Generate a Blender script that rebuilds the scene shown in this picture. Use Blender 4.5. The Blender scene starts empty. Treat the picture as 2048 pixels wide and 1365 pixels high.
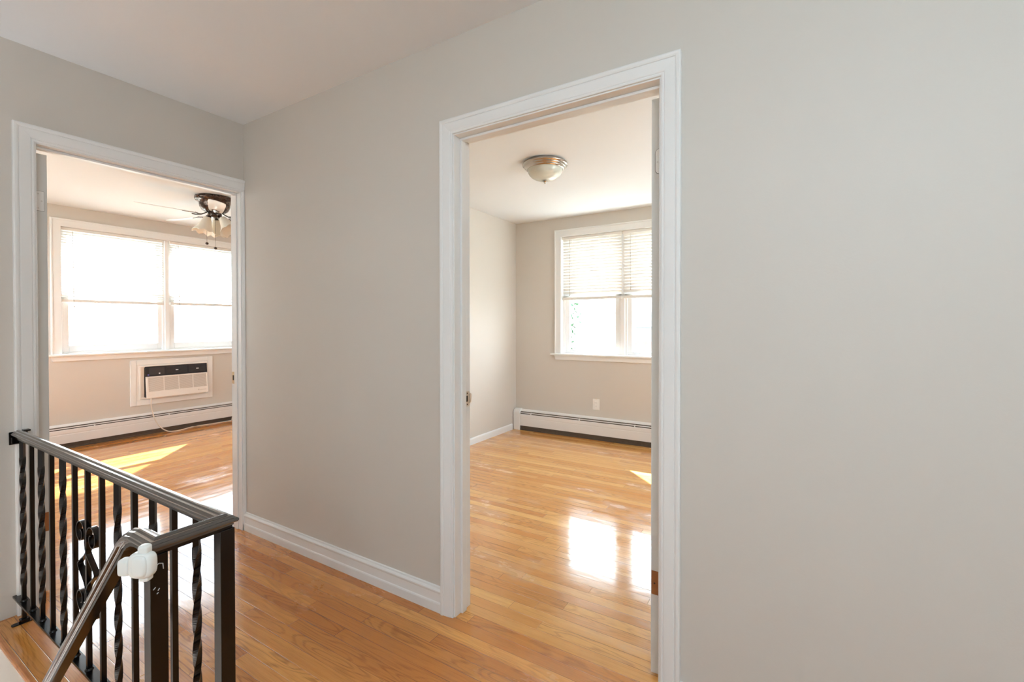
import bpy, math, random
from mathutils import Vector, Matrix
random.seed(7)
sc = bpy.context.scene
COL = sc.collection
PI = math.pi

# ------------------------------------------------------------------ materials
def srgb(r, g, b):
    f = lambda c: (c/255/12.92) if c/255 <= .04045 else ((c/255+.055)/1.055)**2.4
    return (f(r), f(g), f(b), 1)

def new_mat(name):
    m = bpy.data.materials.new(name); m.use_nodes = True
    nt = m.node_tree
    return m, nt, nt.nodes['Principled BSDF']

def mat(name, col, rough=.5, metal=0, bump=0, bscale=80, var=0, vscale=4, spec=.5, coat=0, rvar=0):
    m, nt, b = new_mat(name)
    b.inputs['Base Color'].default_value = col
    b.inputs['Roughness'].default_value = rough
    b.inputs['Metallic'].default_value = metal
    b.inputs['Specular IOR Level'].default_value = spec
    b.inputs['Coat Weight'].default_value = coat
    b.inputs['Coat Roughness'].default_value = .08
    tc = nt.nodes.new('ShaderNodeTexCoord')
    if bump:
        n = nt.nodes.new('ShaderNodeTexNoise'); n.inputs['Scale'].default_value = bscale; n.inputs['Detail'].default_value = 4
        nt.links.new(tc.outputs['Object'], n.inputs['Vector'])
        bp = nt.nodes.new('ShaderNodeBump'); bp.inputs['Strength'].default_value = bump; bp.inputs['Distance'].default_value = .002
        nt.links.new(n.outputs['Fac'], bp.inputs['Height']); nt.links.new(bp.outputs['Normal'], b.inputs['Normal'])
    if var:
        n = nt.nodes.new('ShaderNodeTexNoise'); n.inputs['Scale'].default_value = vscale; n.inputs['Detail'].default_value = 5
        nt.links.new(tc.outputs['Object'], n.inputs['Vector'])
        mx = nt.nodes.new('ShaderNodeMix'); mx.data_type = 'RGBA'
        mx.inputs['A'].default_value = col
        mx.inputs['B'].default_value = tuple(min(1, c*(1-var)) for c in col[:3]) + (1,)
        nt.links.new(n.outputs['Fac'], mx.inputs['Factor'])
        nt.links.new(mx.outputs['Result'], b.inputs['Base Color'])
    if rvar:
        n = nt.nodes.new('ShaderNodeTexNoise'); n.inputs['Scale'].default_value = 60; n.inputs['Detail'].default_value = 3
        nt.links.new(tc.outputs['Object'], n.inputs['Vector'])
        mr = nt.nodes.new('ShaderNodeMapRange'); mr.inputs['To Min'].default_value = rough; mr.inputs['To Max'].default_value = rough+rvar
        nt.links.new(n.outputs['Fac'], mr.inputs['Value']); nt.links.new(mr.outputs['Result'], b.inputs['Roughness'])
    return m

def wood_mat(name, along, light, dark, w=.057, L=.95, rough=.14, gap=.0014, grain=1.0, dull=.25):
    """strip oak boards running along axis `along` ('x' or 'y') in object space"""
    m, nt, b = new_mat(name)
    N, K = nt.nodes.new, nt.links.new
    def val(x):
        n = N('ShaderNodeValue'); n.outputs[0].default_value = x; return n.outputs[0]
    def math_(op, a, c=None, d=None):
        n = N('ShaderNodeMath'); n.operation = op
        for i, x in enumerate((a, c, d)):
            if x is None: continue
            if isinstance(x, (int, float)): n.inputs[i].default_value = x
            else: K(x, n.inputs[i])
        return n.outputs[0]
    def comb(x, y, z=0):
        n = N('ShaderNodeCombineXYZ')
        for i, q in enumerate((x, y, z)):
            if isinstance(q, (int, float)): n.inputs[i].default_value = q
            else: K(q, n.inputs[i])
        return n.outputs[0]
    def noise(vec, scale=1, detail=3, rough_=.5, dist=0):
        n = N('ShaderNodeTexNoise'); n.inputs['Scale'].default_value = scale; n.inputs['Detail'].default_value = detail
        n.inputs['Roughness'].default_value = rough_; n.inputs['Distortion'].default_value = dist
        K(vec, n.inputs['Vector']); return n.outputs['Fac']
    def mix(f, A, B, blend='MIX'):
        n = N('ShaderNodeMix'); n.data_type = 'RGBA'; n.blend_type = blend
        for k, q in (('Factor', f), ('A', A), ('B', B)):
            if isinstance(q, (int, float)): n.inputs[k].default_value = q
            elif isinstance(q, tuple): n.inputs[k].default_value = q
            else: K(q, n.inputs[k])
        return n.outputs['Result']
    def rng(v, a, c, d=0, e=1, clamp=True):
        n = N('ShaderNodeMapRange'); n.clamp = clamp
        K(v, n.inputs['Value'])
        for k, q in zip(('From Min', 'From Max', 'To Min', 'To Max'), (a, c, d, e)): n.inputs[k].default_value = q
        return n.outputs['Result']
    tc = N('ShaderNodeTexCoord'); sp = N('ShaderNodeSeparateXYZ'); K(tc.outputs['Object'], sp.inputs[0])
    u, v = (sp.outputs[0], sp.outputs[1]) if along == 'x' else (sp.outputs[1], sp.outputs[0])
    vw = math_('DIVIDE', v, w); row = math_('FLOOR', vw); fv = math_('FRACT', vw)
    wn = N('ShaderNodeTexWhiteNoise'); wn.noise_dimensions = '1D'; K(row, wn.inputs['W'])
    s = math_('ADD', math_('DIVIDE', u, L), math_('MULTIPLY', wn.outputs['Value'], 9.0))
    idx = math_('FLOOR', s); fu = math_('FRACT', s)
    w2 = N('ShaderNodeTexWhiteNoise'); w2.noise_dimensions = '2D'; K(comb(row, idx), w2.inputs['Vector'])
    rs = N('ShaderNodeSeparateColor'); K(w2.outputs['Color'], rs.inputs[0])
    r1, r2, r3 = rs.outputs[0], rs.outputs[1], rs.outputs[2]
    off = math_('MULTIPLY', r2, 31.0)
    # cathedral figure: contour lines of a stretched noise
    n1 = noise(comb(math_('ADD', math_('MULTIPLY', u, 1.6), off), math_('MULTIPLY', v, 9.0), off), 1, 2, .5, .3)
    cont = math_('SINE', math_('MULTIPLY', n1, 105.0))
    cont = rng(cont, .1, 1, 0, 1)
    fib = noise(comb(math_('ADD', math_('MULTIPLY', u, 7.0), off), math_('MULTIPLY', v, 260.0), off), 1, 3, .6)
    fib2 = noise(comb(math_('ADD', math_('MULTIPLY', u, 2.2), off), math_('MULTIPLY', v, 50.0), off), 1, 3, .6)
    col = mix(rng(r1, 0, 1, .0, 1), light, dark)
    # some boards turn redder
    col = mix(math_('MULTIPLY', rng(r3, .6, 1, 0, 1), .22), col, srgb(178, 98, 56))
    col = mix(math_('MULTIPLY', rng(fib2, .35, .7, 0, 1), .38*grain), col, dark)
    dk = srgb(122, 66, 30)
    col = mix(math_('MULTIPLY', math_('MULTIPLY', cont, rng(fib, .35, .6, .3, 1)), math_('MULTIPLY', rng(r2, .2, .8, .1, 1), .42*grain)), col, dk)
    col = mix(math_('MULTIPLY', rng(fib, .5, .75, 0, 1), .22*grain), col, dk)
    # gaps between boards
    ev = math_('MULTIPLY', math_('MINIMUM', fv, math_('SUBTRACT', 1.0, fv)), w)
    eu = math_('MULTIPLY', math_('MINIMUM', fu, math_('SUBTRACT', 1.0, fu)), L)
    e = math_('MINIMUM', ev, eu)
    gm = rng(e, gap*.35, gap, 1, 0)
    gapn = noise(tc.outputs['Object'], 2.3, 3)
    gm = math_('MULTIPLY', gm, rng(gapn, .35, .6, .25, 1))
    col = mix(math_('MULTIPLY', gm, .8), col, srgb(58, 30, 14))
    # worn, scuffed varnish in patches
    wear = rng(noise(comb(math_('MULTIPLY', u, 1.4), math_('MULTIPLY', v, 3.2)), 1.0, 6, .65), .54, .64, 0, 1)
    col = mix(math_('MULTIPLY', wear, dull), col, srgb(214, 178, 140))
    K(col, b.inputs['Base Color'])
    ro = math_('ADD', rng(noise(comb(math_('MULTIPLY', u, 3.0), math_('MULTIPLY', v, 12.0), r1), 1, 4), .3, .7, rough*.6, rough*1.5), math_('MULTIPLY', wear, .16))
    K(ro, b.inputs['Roughness'])
    b.inputs['IOR'].default_value = 1.55
    b.inputs['Coat Weight'].default_value = .35
    b.inputs['Coat Roughness'].default_value = .07
    # boards cup a little and each sits at its own tilt, so reflections break up
    h1 = math_('MULTIPLY', gm, -1.0)
    h2 = math_('MULTIPLY', noise(comb(math_('MULTIPLY', u, 5.0), math_('MULTIPLY', v, 16.0)), 1, 2), .55)
    h3 = math_('MULTIPLY', math_('MULTIPLY', fv, math_('SUBTRACT', r1, .5)), .35)
    hh = math_('ADD', math_('ADD', h1, h2), h3)
    bp = N('ShaderNodeBump'); bp.inputs['Strength'].default_value = .35; bp.inputs['Distance'].default_value = .0022
    K(hh, bp.inputs['Height']); K(bp.outputs['Normal'], b.inputs['Normal']); K(bp.outputs['Normal'], b.inputs['Coat Normal'])
    return m

M = {}
M['wall'] = mat('greige wall paint', (.642, .600, .548, 1), .55, bump=.12, bscale=140, spec=.3)
M['ceiling'] = mat('flat ceiling paint', (.78, .80, .82, 1), .75, bump=.08, bscale=120, spec=.2)
M['trim'] = mat('white gloss trim paint', (.83, .83, .82, 1), .32, bump=.025, bscale=45, spec=.5)
M['door'] = mat('white door paint', (.71, .72, .70, 1), .38, bump=.06, bscale=30)
M['vinyl'] = mat('white window vinyl', (.86, .86, .86, 1), .35)
M['slat'] = mat('ivory blind slat', (.82, .80, .76, 1), .4)
M['heater'] = mat('white heater enamel', (.84, .82, .80, 1), .3, var=.05)
M['heater_dark'] = mat('dark brown heater fins', (.13, .095, .068, 1), .8, var=.4, vscale=30)  # dark brown tone for the gaps above and below the cover
M['iron'] = mat('black painted iron', (.004, .0022, .002, 1), .16, bump=.03, bscale=90, coat=0, spec=.42, rvar=.05)
M['rail'] = mat('worn black handrail paint', (.12, .105, .095, 1), .2, metal=.55, coat=.6)
M['scuff'] = mat('bare scratch in paint', (.6, .6, .6, 1), .4)
M['plastic'] = mat('white bracket plastic', (.82, .82, .78, 1), .35, coat=.2)
M['steel'] = mat('brushed steel', (.72, .70, .67, 1), .28, metal=1, rvar=.15)
M['painted_steel'] = mat('steel hinge under paint', (.93, .93, .91, 1), .22, coat=.6)
M['brass'] = mat('dull brass', (.72, .58, .38, 1), .3, metal=1)
M['hole'] = mat('dark hole', (.03, .02, .015, 1), .8)
M['rawwood'] = mat('bare mortise wood', srgb(176, 112, 62), .6, var=.35, vscale=40)
M['nickel'] = mat('satin nickel', (.52, .47, .42, 1), .27, metal=1)
M['frost'] = mat('frosted glass bowl', (.68, .70, .63, 1), .28, coat=.4, var=.06, vscale=9)
M['shade'] = mat('frosted cream glass shade', (.93, .86, .74, 1), .35, var=.07, vscale=14)
M['bronze'] = mat('oil rubbed bronze', (.075, .042, .03, 1), .22, metal=.6, coat=.4, rvar=.1)
M['blade'] = mat('white fan blade', (.80, .80, .80, 1), .3, coat=.2)
M['acwhite'] = mat('warm white appliance plastic', (.86, .81, .76, 1), .4)
M['acgrille'] = mat('grille mesh grey beige', (.50, .44, .38, 1), .6)
M['acblack'] = mat('black control plastic', (.016, .014, .016, 1), .3)
M['acgrey'] = mat('dark grey louvre plastic', (.045, .04, .042, 1), .5)
M['cord'] = mat('cream power cord', (.80, .70, .60, 1), .45)
M['outlet'] = mat('white outlet plastic', (.86, .84, .81, 1), .35)
M['ledwhite'] = mat('white tab', (.9, .9, .9, 1), .4)
M['blue'] = mat('blue marking', (.12, .12, .5, 1), .4)
M['ground'] = mat('pale asphalt and lawn', (.33, .34, .30, 1), .9, var=.3, vscale=.5)
M['leaf'] = mat('green leaves', (.02, .07, .02, 1), .6, var=.5, vscale=3)
M['bark'] = mat('grey bark', (.16, .12, .09, 1), .9, bump=.6, bscale=20)
M['siding'] = mat('pale grey siding', (.17, .17, .18, 1), .7)
M['brick'] = mat('red brick', (.24, .10, .09, 1), .85, var=.4, vscale=12)
M['roof'] = mat('grey shingles', (.2, .2, .21, 1), .9, var=.3, vscale=9)
M['exterior'] = mat('exterior brick', (.4, .3, .25, 1), .9)
M['pane_dark'] = mat('dark window pane', (.05, .06, .07, 1), .1)
HALLF = wood_mat('hall strip oak', 'x', srgb(236, 170, 90), srgb(192, 118, 52), rough=.15, grain=1.35, dull=.02)
LEFTF = wood_mat('left room strip oak', 'y', srgb(232, 168, 96), srgb(196, 124, 60), rough=.12, dull=.1)
RIGHTF = wood_mat('right room strip oak', 'x', srgb(240, 186, 112), srgb(208, 142, 76), rough=.13, dull=.4)
NOSEF = wood_mat('landing edge oak', 'x', srgb(222, 150, 88), srgb(190, 112, 58), w=.06, rough=.2)
STAIRF = wood_mat('stair tread oak', 'y', srgb(210, 140, 80), srgb(180, 105, 55), w=.08, rough=.2)

def glass_mat():
    m, nt, b = new_mat('clear window glass')
    nt.nodes.remove(b)
    out = [n for n in nt.nodes if n.type == 'OUTPUT_MATERIAL'][0]
    t = nt.nodes.new('ShaderNodeBsdfTransparent'); t.inputs[0].default_value = (.96, .98, .97, 1)
    g = nt.nodes.new('ShaderNodeBsdfGlossy'); g.inputs['Roughness'].default_value = .02
    lw = nt.nodes.new('ShaderNodeLayerWeight'); lw.inputs[0].default_value = .5
    pw = nt.nodes.new('ShaderNodeMath'); pw.operation = 'POWER'; pw.inputs[1].default_value = 4; nt.links.new(lw.outputs['Facing'], pw.inputs[0])
    f = nt.nodes.new('ShaderNodeMath'); f.operation = 'MULTIPLY_ADD'; f.inputs[1].default_value = .9; f.inputs[2].default_value = .04
    nt.links.new(pw.outputs[0], f.inputs[0])
    mx = nt.nodes.new('ShaderNodeMixShader')
    nt.links.new(f.outputs[0], mx.inputs[0]); nt.links.new(t.outputs[0], mx.inputs[1]); nt.links.new(g.outputs[0], mx.inputs[2])
    nt.links.new(mx.outputs[0], out.inputs[0])
    return m
M['glass'] = glass_mat()

def slat_mat(fac=.2):
    """thin vinyl: lets some daylight through"""
    m, nt, b = new_mat('translucent vinyl slat')
    out = [n for n in nt.nodes if n.type == 'OUTPUT_MATERIAL'][0]
    b.inputs['Base Color'].default_value = (.84, .82, .78, 1); b.inputs['Roughness'].default_value = .4
    t = nt.nodes.new('ShaderNodeBsdfTranslucent'); t.inputs[0].default_value = (.86, .82, .74, 1)
    mx = nt.nodes.new('ShaderNodeMixShader'); mx.inputs[0].default_value = fac
    nt.links.new(b.outputs[0], mx.inputs[1]); nt.links.new(t.outputs[0], mx.inputs[2]); nt.links.new(mx.outputs[0], out.inputs[0])
    return m
M['slat_t'] = slat_mat(.2); M['slat_o'] = slat_mat(.035)

# ------------------------------------------------------------------ mesh building
class MB:
    def __init__(s): s.v = []; s.f = []; s.sm = []; s.mi = []
    def add(s, vs, fs, smooth=False, mi=0):
        o = len(s.v); s.v += [tuple(v) for v in vs]
        for f in fs: s.f.append([i+o for i in f]); s.sm.append(smooth); s.mi.append(mi)
        return s
    def box(s, x0, x1, y0, y1, z0, z1, mi=0, mtx=None):
        if x0 > x1: x0, x1 = x1, x0
        if y0 > y1: y0, y1 = y1, y0
        if z0 > z1: z0, z1 = z1, z0
        vs = [Vector(q) for q in ((x0,y0,z0),(x1,y0,z0),(x1,y1,z0),(x0,y1,z0),(x0,y0,z1),(x1,y0,z1),(x1,y1,z1),(x0,y1,z1))]
        if mtx: vs = [mtx @ q for q in vs]
        return s.add(vs, [(0,3,2,1),(4,5,6,7),(0,1,5,4),(1,2,6,5),(2,3,7,6),(3,0,4,7)], False, mi)
    def lathe(s, prof, c=(0,0,0), n=40, mtx=None, smooth=True, mi=0, scal=None):
        """prof: list of (r,z)"""
        vs = []; fs = []
        for (r, z) in prof:
            for k in range(n):
                a = 2*PI*k/n
                rr = r; zz = z
                if scal: rr, zz = scal(r, z, a)
                q = Vector((rr*math.cos(a), rr*math.sin(a), zz))
                if mtx: q = mtx @ q
                vs.append(q + Vector(c))
        for i in range(len(prof)-1):
            for k in range(n):
                a, b = i*n+k, i*n+(k+1) % n
                fs.append((a, b, b+n, a+n))
        return s.add(vs, fs, smooth, mi)
    def tube(s, pts, r, n=10, smooth=True, caps=True, mi=0, rs=None):
        pts = [Vector(p) for p in pts]; vs = []; fs = []
        up = Vector((0, 0, 1))
        d0 = (pts[1]-pts[0]).normalized()
        if abs(d0.dot(up)) > .95: up = Vector((1, 0, 0))
        for i, p in enumerate(pts):
            if i == 0: d = (pts[1]-pts[0])
            elif i == len(pts)-1: d = pts[-1]-pts[-2]
            else: d = pts[i+1]-pts[i-1]
            d.normalize()
            side = d.cross(up); side.normalize(); up2 = side.cross(d); up = up2
            rr = rs[i] if rs else r
            for k in range(n):
                a = 2*PI*k/n
                vs.append(p + side*math.cos(a)*rr + up2*math.sin(a)*rr)
        for i in range(len(pts)-1):
            for k in range(n):
                a, b = i*n+k, i*n+(k+1) % n
                fs.append((a, b, b+n, a+n))
        if caps:
            fs.append(tuple(range(n))[::-1]); fs.append(tuple(range((len(pts)-1)*n, len(pts)*n)))
        return s.add(vs, fs, smooth, mi)
    def sweep(s, pts, prof, up, closed=True, smooth=False, mi=0, caps=True):
        """mitred sweep: prof = (a,b) points, a along side = dir x up, b along up"""
        pts = [Vector(p) for p in pts]; up = Vector(up)
        fr = []
        for i in range(len(pts)-1):
            d = (pts[i+1]-pts[i]).normalized()
            u = (up - d*up.dot(d)).normalized()
            fr.append((d, d.cross(u), u))
        rings = []
        for i, p in enumerate(pts):
            if i == 0: d, sd, u = fr[0]; n = d
            elif i == len(pts)-1: d, sd, u = fr[-1]; n = d
            else: d, sd, u = fr[i-1]; n = (fr[i-1][0]+fr[i][0]).normalized()
            ring = []
            for a, b in prof:
                q = p + sd*a + u*b
                t = (p-q).dot(n)/d.dot(n)
                ring.append(q + d*t)
            rings.append(ring)
        vs = [q for r in rings for q in r]; m = len(prof); fs = []
        for i in range(len(rings)-1):
            for k in range(m if closed else m-1):
                a, b = i*m+k, i*m+(k+1) % m
                fs.append((a, a+m, b+m, b))
        if caps and closed:
            fs.append(tuple(range(m))); fs.append(tuple(range((len(rings)-1)*m, len(rings)*m))[::-1])
        return s.add(vs, fs, smooth, mi)
    def build(s, name, mats, parent=None, bevel=0, seg=2, autos=False):
        me = bpy.data.meshes.new(name); me.from_pydata(s.v, [], s.f)
        if not isinstance(mats, (list, tuple)): mats = [mats]
        for q in mats: me.materials.append(q)
        for p, sm, mi in zip(me.polygons, s.sm, s.mi): p.use_smooth = sm; p.material_index = mi
        me.update()
        import bmesh
        bm = bmesh.new(); bm.from_mesh(me); bmesh.ops.recalc_face_normals(bm, faces=bm.faces); bm.to_mesh(me); bm.free()
        o = bpy.data.objects.new(name, me); COL.objects.link(o)
        if parent:
            o.parent = parent
            # meshes are authored in world space: undo the parent's location
            o.matrix_parent_inverse = Matrix.Translation(-wloc(parent))
        if bevel:
            md = o.modifiers.new('edge', 'BEVEL'); md.width = bevel; md.segments = seg; md.limit_method = 'ANGLE'; md.angle_limit = math.radians(40)
            md.harden_normals = False
        return o

def wloc(o):
    v = Vector(o.location)
    while o.parent:
        v = v + o.matrix_parent_inverse.translation + Vector(o.parent.location); o = o.parent
    return v

def tag(o, label, cat, group=None, kind=None):
    o['label'] = label; o['category'] = cat
    if group: o['group'] = group
    if kind: o['kind'] = kind
    return o

def thing(name, label, cat, loc=(0, 0, 0), group=None, kind=None):
    o = bpy.data.objects.new(name, None); COL.objects.link(o); o.location = loc
    o.empty_display_size = .1
    return tag(o, label, cat, group, kind)

def S(name, mb, m, label, cat, **k):
    o = mb.build(name, m, **k); return tag(o, label, cat, kind='structure')

# ------------------------------------------------------------------ dimensions (metres; hall corner at the origin)
H = 2.44
T = .105                         # partition thickness
AX0, AX1 = 1.609, 2.4495         # opening in the wall y=0
BY0, BY1 = -.886, -.020          # opening in the wall x=0
HEAD = 2.030
YR = 3.184                       # window wall of the right room
XL = -3.434                      # window wall of the left room
RAILY = -.955
EDGEY = -1.034
HX1, HY0 = 4.2, -2.9             # far ends of the hall
RX1 = 3.7                        # right room far side
LY0, LY1 = -1.9, 2.6             # left room extents
JT = .012

def hole(w): return (w[0]-.012, w[1]+.012, w[2]-.012, w[3]+.012)
def wall_x(mb, y0, y1, x0, x1, holes, z0=0, z1=H):
    """slab between y0 and y1 running along x with rectangular holes (x0,x1,z0,z1)"""
    xs = sorted({x0, x1, *[h[0] for h in holes], *[h[1] for h in holes]})
    for a, b in zip(xs[:-1], xs[1:]):
        hs = [h for h in holes if h[0] <= a and h[1] >= b]
        z = z0
        for h in sorted(hs, key=lambda q: q[2]):
            if h[2] > z: mb.box(a, b, y0, y1, z, h[2])
            z = h[3]
        if z < z1: mb.box(a, b, y0, y1, z, z1)
def wall_y(mb, x0, x1, y0, y1, holes, z0=0, z1=H):
    ys = sorted({y0, y1, *[h[0] for h in holes], *[h[1] for h in holes]})
    for a, b in zip(ys[:-1], ys[1:]):
        hs = [h for h in holes if h[0] <= a and h[1] >= b]
        z = z0
        for h in sorted(hs, key=lambda q: q[2]):
            if h[2] > z: mb.box(x0, x1, a, b, z, h[2])
            z = h[3]
        if z < z1: mb.box(x0, x1, a, b, z, z1)

# right room window opening and left room window opening
RW = (.60, 1.995, .905, 2.224)
LW = (.048, 1.897, .935, 2.230)
EW = (1.0, 2.3, .905, 2.224)     # second right room window, added outside the frame to brighten the room
NW = (-3.0, -1.3, .935, 2.23)     # second left room window, added outside the frame for more daylight
HW = (2.9, 3.7, 1.35, 2.15)        # hall window added behind the camera to light the hall

mb = MB(); wall_x(mb, 0, T, 0, HX1, [(AX0-JT, AX1+JT, -1, HEAD+JT)])
S('wall_right', mb, M['wall'], 'greige hallway wall with the white framed doorway to the empty room', 'wall')
mb = MB(); wall_y(mb, -T, 0, HY0, 0, [(BY0-JT, BY1+JT, -1, HEAD+JT)])
wall_y(mb, -T, 0, HY0, EDGEY, [], -2.7, 0)
S('wall_left', mb, M['wall'], 'greige hallway wall left of the corner with the doorway to the fan room', 'wall')
mb = MB(); wall_y(mb, -T, 0, 0, YR+.2, [])
S('wall_side', mb, M['wall'], 'pale side wall of the right hand room, seen through its doorway', 'wall')
mb = MB(); wall_x(mb, YR, YR+.2, -T, RX1, [hole(RW)])
S('wall_back', mb, M['wall'], 'window wall of the right hand room above the baseboard heater', 'wall')
mb = MB(); wall_y(mb, XL-.2, XL, LY0-.2, LY1+.1, [hole(LW), (.70, 1.42, .385, .79)])
S('wall_far', mb, M['wall'], 'window wall of the left room with the air conditioner set in it', 'wall')
mb = MB(); mb.box(XL-.2, -T, LY1, LY1+.1, 0, H); S('wall_end', mb, M['wall'], 'end wall of the left room beyond the window', 'wall')
mb = MB(); wall_x(mb, LY0-.2, LY0, XL-.2, -T, [hole(NW)]); S('wall_near', mb, M['wall'], 'wall of the left room behind the open door', 'wall')
mb = MB(); wall_y(mb, RX1, RX1+.2, T, YR+.2, [hole(EW)]); S('wall_east', mb, M['wall'], 'side wall of the right hand room behind the open door', 'wall')
mb = MB(); wall_x(mb, HY0-.12, HY0, -T, HX1+.1, [hole(HW)], -2.7, H)
S('wall_rear', mb, M['wall'], 'hallway wall behind the photographer with an added window', 'wall')
mb = MB(); mb.box(HX1, HX1+.1, HY0, T, 0, H); S('wall_hall_end', mb, M['wall'], 'end wall of the hallway on the right', 'wall')
# stairwell side faces under the landing
mb = MB(); mb.box(0, 1.80, EDGEY+.012, EDGEY+.10, -2.7, -.028); mb.box(1.80, 1.86, HY0, EDGEY+.10, -2.7, -.028)
S('wall_stairwell', mb, M['wall'], 'light stairwell wall below the oak landing edge', 'wall')

mb = MB(); mb.box(XL-.2, HX1+.1, HY0-.12, YR+.2, H, H+.1)
S('ceiling', mb, M['ceiling'], 'flat off white ceiling over the hallway and both rooms', 'ceiling')

FT = -.027
mb = MB()
mb.box(-.045, HX1+.1, EDGEY+.004, .06, FT, 0, 0)          # hall strip
mb.box(1.76, HX1+.1, HY0, EDGEY+.004, FT, 0, 0)           # landing
mb.box(0, RX1+.2, .06, YR+.2, FT, 0, 2)                   # right room
mb.box(XL-.2, -.045, LY0-.2, LY1+.1, FT, 0, 1)            # left room
S('floor', mb, [HALLF, LEFTF, RIGHTF], 'glossy orange oak strip floor running through hallway and rooms', 'floor')
mb = MB()
pr = [(0, -.028), (.022, -.028), (.030, -.022), (.033, -.013), (.030, -.004), (.022, 0), (0, 0)]
# rounded oak nosing along the stairwell edge
mb.sweep([(0, EDGEY+.004, 0), (1.76, EDGEY+.004, 0)], [(a*.45, b) for a, b in pr], (0, 0, 1))
S('trim_1', mb, NOSEF, 'rounded oak nosing along the stairwell edge of the landing', 'nosing')

# stairs going down towards the left wall
mb = MB()
nst = 12; rise, run = .205, .225
for i in range(1, nst+1):
    x1 = 1.80-(i-1)*run; x0 = x1-run
    if x0 < .02: break
    mb.box(x0-.02, x1, HY0+.02 if HY0 > -2.2 else -2.05, EDGEY+.010, -i*rise-.03, -i*rise)
    mb.box(x1-.018, x1, -2.05, EDGEY+.010, -i*rise, -(i-1)*rise-.03)
S('stairs', mb, STAIRF, 'oak staircase descending beside the railing', 'stairs')

# ------------------------------------------------------------------ casing profiles
W = .0621
CAS = [(0, 0), (0, .008), (.003, .0095), (.007, .0100), (.009, .0085), (.011, .0105), (.014, .0115), (.040, .0150), (.044, .0150),
       (.0455, .0135), (.047, .0165), (.052, .0185), (.058, .0190), (.0621, .0165), (.0621, 0)]
def casing_path(mb, pts, nrm, outward_sign, prof=CAS):
    # side = dir x up ; want a>0 to point away from the opening
    mb.sweep(pts, [(a*outward_sign, b) for a, b in prof], nrm)

# ---- doorway 1 (right hand room)
d1 = thing('door_1', 'white cased doorway into the empty right hand room', 'doorway', (AX0, 0, 0), kind='structure')
mb = MB(); ci = .006
casing_path(mb, [(AX0-ci, 0, 0), (AX0-ci, 0, HEAD+.005), (AX1+ci, 0, HEAD+.005), (AX1+ci, 0, 0)], (0, -1, 0), -1)
mb.build('casing', M['trim'], d1)
mb = MB()
mb.box(AX0-JT, AX0, -.001, T+.001, 0, HEAD); mb.box(AX1, AX1+JT, -.001, T+.001, 0, HEAD); mb.box(AX0-JT, AX1+JT, -.001, T+.001, HEAD, HEAD+JT)
mb.build('jamb', M['trim'], d1, bevel=.001)
mb = MB()
st = .011
for (a, b) in ((.036, .067),):
    mb.box(AX0, AX0+st, a, b, 0, HEAD-st); mb.box(AX1-st, AX1, a, b, 0, HEAD-st); mb.box(AX0+.0001, AX1-.0001, a, b, HEAD-st, HEAD)
mb.build('door_stop', M['trim'], d1, bevel=.003)
def plate_oval(mb, c, ux, uy, nn, w, h, t, n=8, r=None):
    """rounded plate centred at c in plane (ux,uy) with thickness t along nn"""
    c, ux, uy, nn = Vector(c), Vector(ux), Vector(uy), Vector(nn)
    r = min(w, h)/2 if r is None else r
    pts = []
    for (sx, sy, a0) in ((1, 1, 0), (-1, 1, 90), (-1, -1, 180), (1, -1, 270)):
        for k in range(n+1):
            a = math.radians(a0 + 90*k/n)
            pts.append((sx*(w/2-r)+r*math.cos(a), sy*(h/2-r)+r*math.sin(a)))
    m = len(pts)
    vs = [c+ux*a+uy*b for a, b in pts] + [c+ux*a+uy*b+nn*t for a, b in pts]
    fs = [tuple(range(m))[::-1], tuple(range(m, 2*m))] + [(k, (k+1) % m, m+(k+1) % m, m+k) for k in range(m)]
    mb.add(vs, fs)
def screws(mb, pts, nn, r, t=.0012):
    for p in pts:
        nn = Vector(nn); z = Vector((0, 0, 1)); s = nn.cross(z)
        plate_oval(mb, Vector(p), s, z, nn, 2*r, 2*r, t)
sp1 = MB(); plate_oval(sp1, (AX0, .085, .9145), (0, 1, 0), (0, 0, 1), (1, 0, 0), .030, .066, .0018, r=.008)
sp1.box(AX0+.0005, AX0+.004, .101, .111, .895, .935)
o = sp1.build('strike_plate', M['steel'], d1); o['label'] = 'worn steel strike plate'
h = MB(); plate_oval(h, (AX0+.0015, .082, .9145), (0, 1, 0), (0, 0, 1), (1, 0, 0), .011, .026, .0008, r=.003)
screws(h, [(AX0+.0015, .083, .9385), (AX0+.0015, .083, .890)], (1, 0, 0), .003)
h.build('latch_hole', M['hole'], o)

# open door leaf of doorway 1, standing square into the room
DLX0, DLX1, DLY = 2.396, 2.431, T+.004
def panel_door(mb, axis, a0, a1, t0, t1, z0, z1):
    """six raised panels on both faces of a door leaf. axis = 'y' or 'x' is the leaf's width direction"""
    def bx(u0, u1, v0, v1, zz0, zz1):
        if axis == 'y': mb.box(v0, v1, u0, u1, zz0, zz1)
        else: mb.box(u0, u1, v0, v1, zz0, zz1)
    bx(min(a0, a1)+.02, max(a0, a1)-.02, t0+.006, t1-.006, z0+.02, z1-.02)
    wd = a1-a0; sgn = 1
    lo, hi = min(a0, a1), max(a0, a1); w_ = hi-lo
    stile = .11
    for (s0, s1) in ((lo, lo+stile), (hi-stile, hi)): bx(s0, s1, t0, t1, z0, z1)
    rr = ((z0, z0+.2), (z0+.86, z0+1.02), (z0+1.58, z0+1.68), (z1-.11, z1))
    for (r0, r1) in rr: bx(lo+stile, hi-stile, t0, t1, r0, r1)
    for k in range(3): bx(lo+w_/2-.05, lo+w_/2+.05, t0, t1, rr[k][1], rr[k+1][0])
lf = MB(); panel_door(lf, 'y', DLY, DLY+.80, DLX0, DLX1, .012, 2.022)
leaf = lf.build('door_leaf', M['door'], d1, bevel=.0015)
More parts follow.
